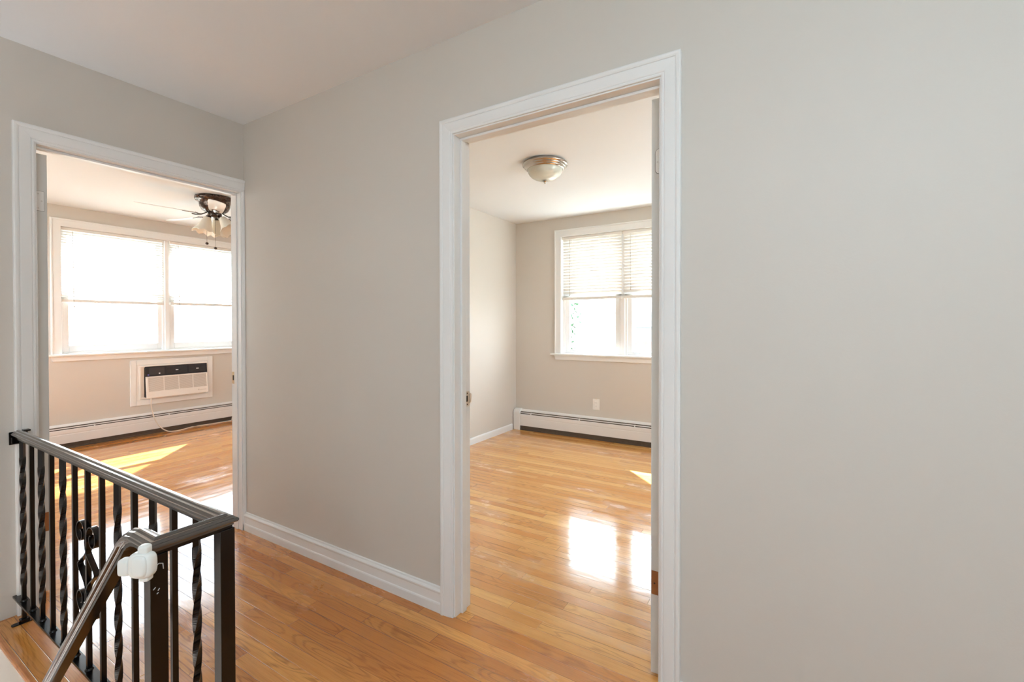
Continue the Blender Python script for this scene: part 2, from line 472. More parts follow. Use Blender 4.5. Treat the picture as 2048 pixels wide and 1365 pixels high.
hr_ = MB(); plate_oval(hr_, (2.4275, DLY, 1.803), (1, 0, 0), (0, 0, 1), (0, -1, 0), .0388, .0878, .0008, r=.0154)
hr_.build('hinge_recess', M['hole'], leaf)
hg = MB(); plate_oval(hg, (2.4275, DLY, 1.803), (1, 0, 0), (0, 0, 1), (0, -1, 0), .036, .085, .002, r=.014)
o = hg.build('hinge', M['painted_steel'], leaf); o['label'] = 'pale metal hinge leaf with rounded corners'
hh = MB(); screws(hh, [(2.417, DLY-.002, 1.800), (2.4245, DLY-.002, 1.829), (2.4245, DLY-.002, 1.776)], (0, -1, 0), .0028)
hh.build('hinge_screw', M['steel'], leaf)
mt = MB(); mt.box(2.3985, 2.4290, DLY-.0012, DLY+.002, .290, .373)
o = mt.build('hinge_mortise', M['rawwood'], leaf); o['label'] = 'bare brown wood patch where a hinge is missing'
mt = MB(); screws(mt, [(2.409, DLY-.0014, .330)], (0, -1, 0), .003); mt.build('screw_hole', M['hole'], leaf)
kn = MB()
for sx in (-1, 1):
    mtx = Matrix.Rotation(sx*PI/2, 4, 'Y')
    xx = DLX0 if sx < 0 else DLX1
    kn.lathe([(0, .062), (.018, .060), (.027, .048), (.026, .034), (.014, .026), (.011, .012), (.030, .008), (.032, 0)], (xx, DLY+.74, .93), 24, mtx)
o = kn.build('door_knob', M['steel'], leaf)

# ---- doorway 2 (left room)
d2 = thing('door_2', 'white cased doorway in the left wall beside the corner', 'doorway', (0, BY0, 0), kind='structure')
mb = MB()
casing_path(mb, [(0, BY0-ci, 0), (0, BY0-ci, HEAD+.005), (0, -.001, HEAD+.005)], (1, 0, 0), -1, [(a*1.09, b) for a, b in CAS])
# narrow right leg squeezed against the corner
mb.sweep([(0, BY1+ci, 0), (0, BY1+ci, HEAD+.004)], [(0, 0), (0, .008), (.003, .0115), (.006, .0125), (.008, .0105), (.011, .0125), (.0130, .0125), (.0130, 0)], (1, 0, 0))
mb.build('casing', M['trim'], d2)
mb = MB()
mb.box(-T-.001, .001, BY0-JT, BY0, 0, HEAD); mb.box(-T-.001, .001, BY1, BY1+JT, 0, HEAD); mb.box(-T-.001, .001, BY0-JT, BY1+JT, HEAD, HEAD+JT)
mb.build('jamb', M['trim'], d2, bevel=.001)
mb = MB()
mb.box(-.067, -.036, BY0, BY0+.007, 0, HEAD-st); mb.box(-.067, -.036, BY1-.007, BY1, 0, HEAD-st); mb.box(-.067, -.036, BY0, BY1, HEAD-st, HEAD)
mb.build('door_stop', M['trim'], d2, bevel=.003)
sp2 = MB(); plate_oval(sp2, (-.086, BY1, .916), (1, 0, 0), (0, 0, 1), (0, -1, 0), .030, .072, .0016, r=.006)
o = sp2.build('strike_plate', M['brass'], d2); o['label'] = 'small brass strike plate'
h = MB(); plate_oval(h, (-.086, BY1-.0016, .916), (1, 0, 0), (0, 0, 1), (0, -1, 0), .012, .030, .0008, r=.003)
h.build('latch_hole', M['hole'], o)
LLX = -T-.004
lf = MB(); panel_door(lf, 'x', LLX-.80, LLX, -.862, -.827, .012, 2.018)
leaf = lf.build('door_leaf', M['door'], d2, bevel=.0015)
hr_ = MB(); plate_oval(hr_, (LLX, -.853, 1.803), (0, 1, 0), (0, 0, 1), (1, 0, 0), .0318, .0908, .0008, r=.002)
hr_.build('hinge_recess', M['hole'], leaf)
hg = MB(); plate_oval(hg, (LLX, -.853, 1.803), (0, 1, 0), (0, 0, 1), (1, 0, 0), .030, .089, .002, r=.002)
o = hg.build('hinge', M['painted_steel'], leaf); o['label'] = 'square cornered steel hinge leaf'
hh = MB(); screws(hh, [(LLX+.002, -.857, 1.835), (LLX+.002, -.846, 1.803), (LLX+.002, -.857, 1.770)], (1, 0, 0), .003)
hh.build('hinge_screw', M['steel'], leaf)
mt = MB(); mt.box(LLX-.002, LLX+.0012, -.860, -.832, .288, .375)
o = mt.build('hinge_mortise', M['rawwood'], leaf); o['label'] = 'bare brown wood patch where a hinge is missing'
kn = MB()
for sy in (-1, 1):
    mtx = Matrix.Rotation(-sy*PI/2, 4, 'X')
    yy = -.862 if sy < 0 else -.827
    kn.lathe([(0, .062), (.018, .060), (.027, .048), (.026, .034), (.014, .026), (.011, .012), (.030, .008), (.032, 0)], (LLX-.74, yy, .93), 24, mtx)
kn.build('door_knob', M['brass'], leaf)

# ------------------------------------------------------------------ baseboards
BB = [(0, 0), (.014, 0), (.014, .036), (.0125, .041), (.0095, .044), (.0095, .080), (.0125, .083), (.0145, .088), (.0145, .093), (.011, .098), (.008, .101), (.0065, .107), (0, .109)]
mb = MB(); mb.sweep([(.0, 0, 0), (AX0-ci-W, 0, 0)], BB, (0, 0, 1))
mb.sweep([(AX1+ci+W, 0, 0), (HX1, 0, 0)], [(a_, b_*.93) for a_, b_ in BB], (0, 0, 1))
S('baseboard_right', mb, M['trim'], 'white stepped baseboard between the two doorways', 'baseboard')
mb = MB(); mb.sweep([(0, YR-.09, 0), (0, T, 0)], [(-a, b) for a, b in [(0, 0), (.012, 0), (.012, .055), (.010, .062), (.005, .067), (0, .070)]], (0, 0, 1))
S('baseboard_side', mb, M['trim'], 'short white baseboard on the side wall of the right hand room', 'baseboard')

# ------------------------------------------------------------------ windows
def window(name, axis, wallp, outdir, a0, a1, z0, z1, c, mull, stile, glassbot, label):
    """double unit of double-hung sashes. axis 'x': wall runs along x at y=wallp; outdir = +1/-1 outward sign."""
    w = thing(name, label, 'window', (((a0+a1)/2, wallp, z0) if axis == 'x' else (wallp, (a0+a1)/2, z0)), kind='structure')
    def B(mb, u0, u1, d0, d1, zz0, zz1):
        p0, p1 = wallp+outdir*d0, wallp+outdir*d1
        if axis == 'x': mb.box(u0, u1, p0, p1, zz0, zz1)
        else: mb.box(p0, p1, u0, u1, zz0, zz1)
    P = (lambda u, z: (u, wallp, z)) if axis == 'x' else (lambda u, z: (wallp, u, z))
    nrm = (0, -outdir, 0) if axis == 'x' else (-outdir, 0, 0)
    # liner of the opening
    mb = MB()
    B(mb, a0-.012, a0+.0, 0, .2, z0, z1); B(mb, a1, a1+.012, 0, .2, z0, z1); B(mb, a0-.012, a1+.012, 0, .2, z1, z1+.012); B(mb, a0-.012, a1+.012, 0, .2, z0-.012, z0+.012)
    mb.build('window_jamb', M['trim'], w)
    # flat casing with slight back band
    cp = [(0, 0), (0, .012), (.004, .015), (.062, .015), (.066, .020), (.076, .020), (.080, .016), (.080, 0)]
    mb = MB()
    sgn = 1
    pts = [P(a0, z0), P(a0, z1), P(a1, z1), P(a1, z0)]
    d = Vector(pts[1])-Vector(pts[0]); side = d.normalized().cross(Vector(nrm))
    to_out = Vector(P(a0-1, z0))-Vector(P(a0, z0))
    sgn = 1 if side.dot(to_out) > 0 else -1
    mb.sweep(pts, [(a*sgn, b) for a, b in cp], nrm)
    mb.build('casing', M['trim'], w)
    mb = MB(); B(mb, a0-.125, a1+.125, .05, -.045, z0-.012, z0+.010); o = mb.build('stool', M['trim'], w, bevel=.006, seg=3)
    mb = MB()
    q = [(a0-.085, z0-.012), (a1+.085, z0-.012), (a1+.070, z0-.062), (a0-.070, z0-.062)]
    vs = [Vector(P(u, z)) + Vector(nrm)*t for t in (0, .016) for u, z in q]
    mb.add(vs, [(3, 2, 1, 0), (4, 5, 6, 7), (0, 1, 5, 4), (1, 2, 6, 5), (2, 3, 7, 6), (3, 0, 4, 7)])
    mb.build('apron', M['trim'], w, bevel=.003)
    # outer frame and mullion
    mb = MB()
    fr = .028
    B(mb, a0, a0+fr, .05, .15, z0, z1); B(mb, a1-fr, a1, .05, .15, z0, z1)
    for q0, q1 in ((a0+fr, c-mull/2), (c+mull/2, a1-fr)): B(mb, q0, q1, .05, .15, z1-fr, z1); B(mb, q0, q1, .05, .16, z0, z0+.030)
    mh = mull/2
    B(mb, c-mh, c+mh, .045, .155, z0, z1)
    B(mb, c-.020, c+.020, .030, .05, z0, z1)
    mb.build('window_frame', M['vinyl'], w, bevel=.003)
    zm = (z0+z1)/2+.01
    for (u0, u1) in ((a0+fr, c-mh), (c+mh, a1-fr)):
        for k, (s0, s1, d0, d1) in enumerate(((z0+.030, zm+.018, .058, .088), (zm-.018, z1-fr, .095, .125))):
            sm = MB(); bot = glassbot-(z0+.030) if k == 0 else .036
            B(sm, u0, u0+stile, d0, d1, s0, s1); B(sm, u1-stile, u1, d0, d1, s0, s1); B(sm, u0+stile, u1-stile, d0, d1, s0, s0+bot); B(sm, u0+stile, u1-stile, d0, d1, s1-.036, s1)
            so = sm.build('sash', M['vinyl'], w, bevel=.003)
            gm = MB(); B(gm, u0+stile-.004, u1-stile+.004, (d0+d1)/2-.002, (d0+d1)/2+.002, s0+bot-.004, s1-.032)
            gm.build('glass_pane', M['glass'], so)
    return w
window('window_1', 'x', YR, 1, RW[0], RW[1], RW[2], RW[3], 1.2965, .09, .046, .955, 'white double window in the right hand room, blinds half lowered')
window('window_2', 'y', XL, -1, LW[0], LW[1], LW[2], LW[3], .972, .085, .042, 1.03, 'wide white double window in the left room above the air conditioner')
window('added_window_3', 'x', HY0, -1, HW[0], HW[1], HW[2], HW[3], 3.3, .09, .046, 1.42, 'added hallway window behind the camera, there to let in daylight')  # added opening, unseen, brightens the hall walls

window('added_window_4', 'y', RX1, 1, EW[0], EW[1], EW[2], EW[3], 1.65, .09, .046, 1.0, 'added side window of the right hand room, there to let in daylight')  # added out of view so daylight reaches the window wall
window('added_window_5', 'x', LY0, -1, NW[0], NW[1], NW[2], NW[3], -2.15, .09, .046, 1.03, 'added side window of the left room, there to let in daylight')  # added out of view to lift the left room's brightness
# ------------------------------------------------------------------ blinds
def blind(name_label, axis, p, u0, u1, ztop, zbot, pitch, tilt, wands, group, slatw=.025, head=.030, stack=4, inward=-1):
    base = (((u0+u1)/2, p, ztop) if axis == 'x' else (p, (u0+u1)/2, ztop))
    t = thing('window_blind', name_label, 'blind', base, group)
    def Q(u, d, z): return (u, p+d, z) if axis == 'x' else (p+d, u, z)
    def B(mb, a, b, d0, d1, z0, z1):
        if axis == 'x': mb.box(a, b, p+d0, p+d1, z0, z1)
        else: mb.box(p+d0, p+d1, a, b, z0, z1)
    mb = MB(); B(mb, u0, u1, -.014, .014, ztop-head, ztop); mb.build('head_rail', M['slat'], t, bevel=.002)
    mb = MB()
    z = ztop-head-.016; n = 0
    zs = []
    while z > zbot+.020+stack*.006 and n < 60: zs.append((z, tilt)); z -= pitch; n += 1
    for k in range(stack): zs.append((zbot+.022+k*.006, 4))
    for z, tl in zs:
        c, s_ = math.cos(math.radians(tl)), math.sin(math.radians(tl))
        ring = []
        for k in range(5):
            a = (k/4-.5)*slatw; crown = .0022*(1-(2*k/4-1)**2)
            ring.append((a*c*(-inward)*-1, a*s_+crown))
        vs = []
        for u in (u0+.004, u1-.004):
            for th in (0, -.0007):
                for d, zz in ring: vs.append(Q(u, d, z+zz+th))
        fs = []
        for k in range(4):
            fs.append((k, k+1, 11+k, 10+k)); fs.append((5+k, 15+k, 16+k, 6+k))
        fs += [(0, 10, 15, 5), (4, 9, 19, 14)]
        mb.add(vs, fs, True)
    mb.build('slats', M['slat_t'] if axis == 'y' else M['slat_o'], t)
    mb = MB(); B(mb, u0+.002, u1-.002, -.013, .013, zbot-.006, zbot+.024); mb.build('bottom_rail', M['slat'], t, bevel=.003)
    L = u1-u0
    for f in (.16, .5, .84) if L > .8 else (.18, .80):
        u = u0+f*L; mb = MB()
        for d in (-.0135, .0135): mb.tube([Q(u, d, ztop-head), Q(u, d, zbot+.01)], .0009, 5)
        mb.build('ladder_cord', M['slat'], t)
        mb = MB(); B(mb, u-.006, u+.006, -.0145, -.012, zbot+.001, zbot+.016); mb.build('cord_clip', M['slat'], t)
    for (u, zl) in wands:
        mb = MB(); d = .020*inward
        mb.tube([Q(u, d, ztop-head-.005), Q(u, d+.002*inward, ztop-head-.1), Q(u+.004, d+.006*inward, zl)], .0028, 8)
        mb.lathe([(0, .02), (.005, .018), (.006, 0), (0, -.004)], Q(u+.004, d+.006*inward, zl), 8)
        mb.build('tilt_wand', M['acgrille'], t)
    return t
blind('ivory slatted blind on the left half of the right room window', 'x', YR+.024, .606, 1.291, 2.222, 1.520, .0325, 61, [(.699, 1.56)], 'blinds of the right room window', slatw=.0345)
blind('ivory slatted blind on the right half of the right room window', 'x', YR+.024, 1.302, 1.989, 2.222, 1.520, .0325, 61, [(1.385, 1.60)], 'blinds of the right room window', slatw=.0345)
blind('wide white blind on the left half of the left room window', 'y', XL-.022, .052, .935, 2.228, 1.478, .027, -26, [(.139, 1.42)], 'blinds of the left room window', inward=1)
blind('white blind on the right half of the left room window, behind the fan pull chains', 'y', XL-.022, .995, 1.893, 2.228, 1.484, .027, -26, [(1.080, 1.42)], 'blinds of the left room window', inward=1)

# ------------------------------------------------------------------ baseboard heaters
def heater(label, axis, wallp, inn, u0, u1, end0, end1, ribs):
    """inn: sign from wall into the room"""
    t = thing('baseboard_heater', label, 'heater', ((u0, wallp, 0) if axis == 'x' else (wallp, u0, 0)))
    def V(u, d, z): return (u, wallp+inn*d, z) if axis == 'x' else (wallp+inn*d, u, z)
    def ext(mb, prof, a, b):
        pts = [V(a, 0, 0), V(b, 0, 0)]
        d = (Vector(pts[1])-Vector(pts[0])).normalized(); side = d.cross(Vector((0, 0, 1)))
        n = Vector(V(0, 1, 0))-Vector(V(0, 0, 0)); s_ = 1 if side.dot(n) > 0 else -1
        mb.sweep(pts, [(x*s_, z) for x, z in prof], (0, 0, 1))
    mb = MB(); ext(mb, [(.001, .012), (.006, .012), (.006, .226), (.046, .219), (.048, .223), (.010, .237), (.001, .240)], u0, u1)
    mb.build('back_plate', M['heater'], t)
    mb = MB(); ext(mb, [(.062, .060), (.070, .056), (.070, .140), (.068, .148), (.070, .156), (.070, .188), (.067, .193), (.063, .192), (.065, .186), (.065, .066)], u0, u1)
    mb.build('front_cover', M['heater'], t)
    mb = MB(); ext(mb, [(.050, .202), (.057, .200), (.058, .2075), (.050, .2105)], u0, u1); mb.build('damper', M['heater'], t)
    mb = MB(); ext(mb, [(.007, .020), (.056, .020), (.056, .186), (.048, .190), (.046, .214), (.007, .218)], u0, u1)
    mb.build('heating_fins', M['heater_dark'], t)
    mb = MB(); ext(mb, [(.052, .0), (.058, .0), (.060, .018), (.052, .020)], u0, u1); mb.build('bottom_strip', M['heater_dark'], t)
    for u in ribs:
        mb = MB(); mb.box(*sorted((V(u-.004, .046, 0)[0], V(u+.004, .066, 0)[0])), *sorted((V(u-.004, .046, 0)[1], V(u+.004, .066, 0)[1])), .190, .212)
        mb.build('support_clip', M['heater'], t)
    for e, s_ in ((end0, 1), (end1, -1)):
        if e is None: continue
        mb = MB(); ext(mb, [(.001, 0), (.074, 0), (.076, .150), (.074, .205), (.062, .232), (.035, .246), (.001, .248)], e, e+s_*.085)
        mb.build('end_cap', M['heater'], t, bevel=.004)
    return t
heater('long white baseboard heater under the right room window', 'x', YR, -1, .09, 3.58, .008, 3.66, [.235, .84, 1.45, 2.1])
heater('long white baseboard heater under the left room window and air conditioner', 'y', XL, 1, -1.6, 2.40, -1.69, 2.485, [.28, .95, 1.7])

# ------------------------------------------------------------------ wall outlet
o = thing('wall_outlet', 'white outlet plate on the wall below the right room window', 'outlet', (1.013, YR, .374))
mb = MB(); mb.box(.975, 1.052, YR-.006, YR, .314, .434); mb.build('cover_plate', M['outlet'], o, bevel=.004)
mb = MB(); mb.box(.996, 1.031, YR-.011, YR-.005, .340, .408); f = mb.build('receptacle', M['outlet'], o, bevel=.002)
for z in (.356, .392):
    mb = MB(); mb.box(1.005, 1.0065, YR-.0115, YR-.0105, z-.004, z+.004); mb.box(1.0185, 1.020, YR-.0115, YR-.0105, z-.004, z+.004)
    mb.build('socket_slots', M['hole'], f)
mb = MB(); mb.box(1.008, 1.024, YR-.011, YR-.005, .434, .438); mb.build('top_clip', M['brass'], o)

# ------------------------------------------------------------------ flush ceiling light (right room)
cx, cy = 1.2506, 1.5198
t = thing('ceiling_light', 'flush ceiling light with nickel ring and frosted bowl in the right hand room', 'ceiling light', (cx, cy, H))
mb = MB(); mb.lathe([(0, H), (.150, H), (.156, H-.006), (.166, H-.012), (.169, H-.018), (.168, H-.023), (.163, H-.027), (.156, H-.030), (.155, H-.036), (.151, H-.040), (.145, H-.043), (.144, H-.048), (.140, H-.052), (.136, H-.056), (.132, H-.057), (.127, H-.050), (0, H-.048)], (cx, cy, 0), 64)
mb.build('metal_ring', M['nickel'], t)
mb = MB(); pr = [(.131*math.cos(a), H-.048-.092*math.sin(a)**1.0) for a in [k/16*PI/2 for k in range(17)]]
pr = [(.129*math.cos(a)**.95 if a < PI/2-.01 else .001, H-.054-.080*math.sin(a)) for a in [k/16*PI/2 for k in range(17)]]
mb.lathe(pr, (cx, cy, 0), 64); mb.build('glass_bowl', M['frost'], t)
mb = MB(); mb.lathe([(.0, H-.134), (.018, H-.135), (.020, H-.139), (.012, H-.143), (.008, H-.146), (.0065, H-.152), (.005, H-.156), (0, H-.157)], (cx, cy, 0), 20)
mb.build('finial', M['nickel'], t)

# ------------------------------------------------------------------ ceiling fan (left room)
fx, fy = -1.8385, .7215
fan = thing('ceiling_fan', 'bronze flush ceiling fan with white blades and three glass shades', 'ceiling fan', (fx, fy, H))
mb = MB(); mb.lathe([(0, H), (.150, H), (.160, H-.004), (.162, H-.022), (.156, H-.036), (.142, H-.042), (.128, H-.046), (.126, H-.075), (.122, H-.092), (.108, H-.118), (.088, H-.134), (.066, H-.140), (0, H-.142)], (fx, fy, 0), 48)
mb.build('motor_housing', M['bronze'], fan)
mb = MB(); mb.lathe([(0, H-.14), (.052, H-.142), (.058, H-.150), (.058, H-.178), (.050, H-.186), (.030, H-.190), (0, H-.192)], (fx, fy, 0), 32)
sw = mb.build('switch_housing', M['bronze'], fan)
for k in range(5):
    th = math.radians(48+72*k)
    R = Matrix.Translation((fx, fy, 0)) @ Matrix.Rotation(th, 4, 'Z')
    pit = Matrix.Rotation(math.radians(0.5 if k in (2, 3) else 7), 4, 'X')
    zb = H-.168
    mb = MB()
    outl = [(.165, -.045), (.20, -.052), (.30, -.060), (.50, -.067), (.57, -.064), (.596, -.048), (.604, 0), (.596, .048), (.57, .064), (.50, .067), (.30, .060), (.20, .052), (.165, .045)]
    vs = []
    pm = Matrix.Rotation(math.radians(-12), 4, 'X')
    for tz in (0, .005):
        for a, b in outl:
            vs.append(R @ (Matrix.Translation((0, 0, zb)) @ (pm @ Vector((a, b, tz)))))
    n = len(outl)
    mb.add(vs, [tuple(range(n))[::-1], tuple(range(n, 2*n))]+[(i, (i+1) % n, n+(i+1) % n, n+i) for i in range(n)])
    bl = mb.build('fan_blade', M['blade'], fan, bevel=.0012)
    # blade iron
    mb = MB()
    pts = [(.060, 0, H-.142), (.085, 0, H-.160), (.115, 0, H-.176), (.150, 0, H-.178), (.175, 0, H-.174)]
    for s_ in (-1, 1):
        mb.tube([R @ Vector((a, s_*(.010+.02*(i > 2)+.012*(i > 3)), z)) for i, (a, b, z) in enumerate(pts)], .0055, 8)
    mb.box(.155, .255, -.030, .030, -.005, -.0005, mtx=R @ Matrix.Translation((0, 0, zb)) @ pm)
    mb.build('blade_bracket', M['bronze'], fan, bevel=.001)
for k in range(3):
    az = math.radians((-100, 24, 140)[k]); TL = (12, 36, 20)[k]; AR = (.062, .080, .062)[k]
    dx, dy = math.cos(az), math.sin(az)
    arm = MB(); arm.tube([(fx+dx*.03, fy+dy*.03, H-.178), (fx+dx*.05, fy+dy*.05, H-.190), (fx+dx*(AR+.002), fy+dy*(AR+.002), H-.206)], .014, 12, rs=[.012, .015, .022])
    a_ = arm.build('lamp_arm', M['bronze'], fan)
    tilt = Matrix.Rotation(math.radians(TL), 4, Vector((dy, -dx, 0)))
    prof = [(.021, .004), (.024, -.006), (.030, -.022), (.037, -.045), (.045, -.065), (.056, -.084), (.068, -.098), (.071, -.104), (.066, -.100), (.054, -.086), (.043, -.067), (.035, -.046), (.028, -.024), (.019, -.008)]
    sh = MB()
    def scal(r, z, a):
        k_ = max(0, (-z-.05)/.055)
        return r*(1+.07*k_*math.cos(8*a)), z-.006*k_*math.cos(8*a)
    mtx = Matrix.Translation((fx+dx*AR, fy+dy*AR, H-.200)) @ tilt.to_4x4() @ Matrix.Scale(1.34, 4)
    sh.lathe(prof, (0, 0, 0), 64, mtx, scal=scal)
    so = sh.build('glass_shade', M['shade'], fan)
for (px, py, zt, zb_) in ((-1.8656, .6642, H-.19, 2.012), (-1.8371, .7244, H-.19, 1.972)):
    mb = MB(); mb.tube([(px, py, zt), (px, py, zb_)], .0012, 6); ch = mb.build('pull_chain', M['bronze'], fan)
    mb = MB(); mb.lathe([(0, .012), (.008, .010), (.0135, .002), (.012, -.008), (.005, -.012), (0, -.013)], (px, py, zb_-.008), 16); mb.build('chain_knob', M['bronze'], ch)

# ------------------------------------------------------------------ through-wall air conditioner
ac = thing('air_conditioner', 'white through wall air conditioner with black control strip under the left window', 'air conditioner', (XL, 1.06, .59))
mb = MB()
def ring(mb, y0, y1, z0, z1, w, x0, x1):
    mb.box(x0, x1, y0, y0+w, z0, z1); mb.box(x0, x1, y1-w, y1, z0, z1); mb.box(x0, x1, y0+w, y1-w, z0, z0+w); mb.box(x0, x1, y0+w, y1-w, z1-w, z1)
ring(mb, .600, 1.442, .334, .844, .055, XL, XL+.014)
ring(mb, .655, 1.387+.0, .389, .789, .030, XL-.005, XL+.008)
mb.build('wall_trim_frame', M['trim'], ac, bevel=.003)
mb = MB(); mb.box(XL-.18, XL+.004, .697, 1.360, .418, .762); mb.build('sleeve', M['acgrey'], ac)
mb = MB(); ring(mb, .684, 1.372, .405, .775, .012, XL-.02, XL+.020); mb.box(XL-.02, XL+.010, .696, .728, .417, .763); mb.build('sleeve_rim', M['acwhite'], ac)
# front: a tilted fascia
def fp(y, z, d=0):     # tilt: bottom further into the room
    k = (.775-z)/.37
    return Vector((XL+.012+.034*k+d, y, z))
def slab(mb, y0, y1, z0, z1, d0, d1, mi=0):
    vs = [fp(y0, z0, d0), fp(y1, z0, d0), fp(y1, z1, d0), fp(y0, z1, d0), fp(y0, z0, d1), fp(y1, z0, d1), fp(y1, z1, d1), fp(y0, z1, d1)]
    mb.add(vs, [(0, 3, 2, 1), (4, 5, 6, 7), (0, 1, 5, 4), (1, 2, 6, 5), (2, 3, 7, 6), (3, 0, 4, 7)], False, mi)
Y0, Y1 = .733, 1.372
mb = MB()
vs = [(XL, Y0+.004, .415), (XL, Y1-.004, .415), (XL, Y1-.004, .77), (XL, Y0+.004, .77), fp(Y0+.004, .415), fp(Y1-.004, .415), fp(Y1-.004, .77), fp(Y0+.004, .77)]
mb.add(vs, [(0, 3, 2, 1), (4, 5, 6, 7), (0, 1, 5, 4), (1, 2, 6, 5), (2, 3, 7, 6), (3, 0, 4, 7)])
mb.build('body', M['acgrey'], ac)
mb = MB(); slab(mb, Y0, Y1, .652, .768, 0, .008); cpn = mb.build('control_strip', M['acblack'], ac, bevel=.002)
cpn['label'] = 'black strip with controls and two louvres'
mb = MB()
slab(mb, Y0+.035, Y0+.185, .672, .750, .008, .0095); mb.build('control_display', M['acgrey'], cpn)
mb = MB(); slab(mb, Y0+.128, Y0+.142, .676, .690, .0095, .0105); mb.build('power_button', M['ledwhite'], cpn)
mb = MB(); slab(mb, Y0+.020, Y0+.034, .664, .680, .008, .0095); mb.build('control_mark', M['blue'], cpn)
for (a, b) in ((.935, 1.150), (1.172, 1.350)):
    mb = MB()
    for i in range(9):
        z = .674+i*.0095; slab(mb, a, b, z, z+.0035, .008, .012)
    lv = mb.build('louvre', M['acgrey'], cpn)
    mb = MB(); c_ = (a+b)/2; slab(mb, c_-.012, c_+.012, .706, .714, .012, .020); mb.build('louvre_tab', M['ledwhite'], lv)
mb = MB()
slab(mb, Y0, Y1, .408, .480, 0, .012); slab(mb, Y0, Y0+.026, .480, .650, 0, .012); slab(mb, Y1-.012, Y1, .480, .650, 0, .012); slab(mb, Y0, Y1, .640, .652, 0, .012)
fr = mb.build('front_panel', M['acwhite'], ac, bevel=.003)
mb = MB(); slab(mb, Y0+.026, Y1-.012, .478, .642, .000, .006); g = mb.build('intake_grille', M['acgrille'], ac)
mb = MB()
for i in range(22):
    z = .481+i*.0074; slab(mb, Y0+.026, Y1-.012, z, z+.0032, .006, .0085)
for i in (1, 2, 3):
    yy = Y0+.026+(Y1-Y0-.038)*i/4; slab(mb, yy-.004, yy+.004, .478, .642, .006, .010)
mb.build('grille_bars', M['acwhite'], g)
mb = MB(); slab(mb, 1.262, 1.270, .440, .455, .012, .0125); slab(mb, 1.278, 1.350, .4445, .4475, .012, .0125); mb.build('badge', M['acgrille'], fr)
# cord
cpts = [(XL+.085, .765, .412), (XL+.104, .757, .335), (XL+.105, .770, .25), (XL+.105, .800, .15), (XL+.11, .845, .07), (XL+.125, .905, .018), (XL+.14, .965, .006),
        (XL+.135, 1.03, .005), (XL+.10, 1.10, .005), (XL+.055, 1.20, .005), (XL+.065, 1.30, .005), (XL+.078, 1.42, .005), (XL+.080, 1.54, .005), (XL+.085, 1.610, .006), (XL+.088, 1.632, .014), (XL+.088, 1.640, .045), (XL+.092, 1.66, .062), (XL+.1, 1.75, .07), (XL+.10, 2.0, .03), (XL+.07, 2.3, .02)]
def catmull(P, n=6):
    P = [Vector(p) for p in P]; out = []
    for i in range(len(P)-1):
        p0 = P[max(i-1, 0)]; p1 = P[i]; p2 = P[i+1]; p3 = P[min(i+2, len(P)-1)]
        for k in range(n):
            t_ = k/n
            out.append(.5*((2*p1)+(-p0+p2)*t_+(2*p0-5*p1+4*p2-p3)*t_*t_+(-p0+3*p1-3*p2+p3)*t_**3))
    out.append(P[-1]); return out
mb = MB(); mb.tube(catmull(cpts), .0055, 8); o = mb.build('power_cord', M['cord'], ac); o['label'] = 'cream power cord trailing over the heater'

# ------------------------------------------------------------------ stair railing
NX, NY = 1.685, -1.090
rail = thing('stair_railing', 'black wrought iron stair railing with twisted balusters and moulded handrail', 'railing', (NX, RAILY, 0))
ZU = .768                 # underside of the cap
CP = [(-.0145, 0), (.0145, 0), (.0145, .006), (.0205, .007), (.0225, .010), (.0225, .014), (.0200, .0165), (.0165, .0170), (.0150, .0205), (.0125, .0225), (.0060, .0230), (.0045, .0260), (.0, .0270),
      (-.0045, .0260), (-.0060, .0230), (-.0125, .0225), (-.0150, .0205), (-.0165, .0170), (-.0200, .0165), (-.0225, .014), (-.0225, .010), (-.0205, .007), (-.0145, .006)]
sl = .99                  # pitch of the stair
pts = [(.030, RAILY, ZU), (NX, RAILY, ZU), (NX, NY, ZU), (1.612, NY, ZU), (1.590, NY, ZU-.004), (1.570, NY, ZU-.013), (1.553, NY, ZU-.026), (1.538, NY, ZU-.042)]
lx = 1.538; lz = ZU-.042; ex = -.05
pts += [(ex+.3, NY, lz-(lx-ex-.3)*sl)]
mb = MB(); mb.sweep(pts, CP, (0, 0, 1))
hr = mb.build('handrail', M['rail'], rail, bevel=.0008, seg=1); hr['label'] = 'glossy moulded black handrail with a bend at the newel'
mb = MB(); mb.sweep([(p[0], p[1], p[2]) for p in pts[1:2]+pts[2:]], [(-.0125, -.008), (.0125, -.008), (.0125, .001), (-.0125, .001)], (0, 0, 1))
mb.sweep([(.04, RAILY, ZU), (NX+.012, RAILY, ZU)], [(-.0125, -.007), (.0125, -.007), (.0125, .001), (-.0125, .001)], (0, 0, 1))
mb.build('handrail_channel', M['iron'], rail)
ZB = .088                 # top of the flat bottom bar
mb = MB(); mb.box(.002, NX+.012, RAILY-.0165, RAILY+.0165, ZB-.009, ZB)
mb.box(NX-.0165, NX+.0165, NY, RAILY+.0165, ZB-.009, ZB)
mb.build('bottom_bar', M['iron'], rail, bevel=.001)
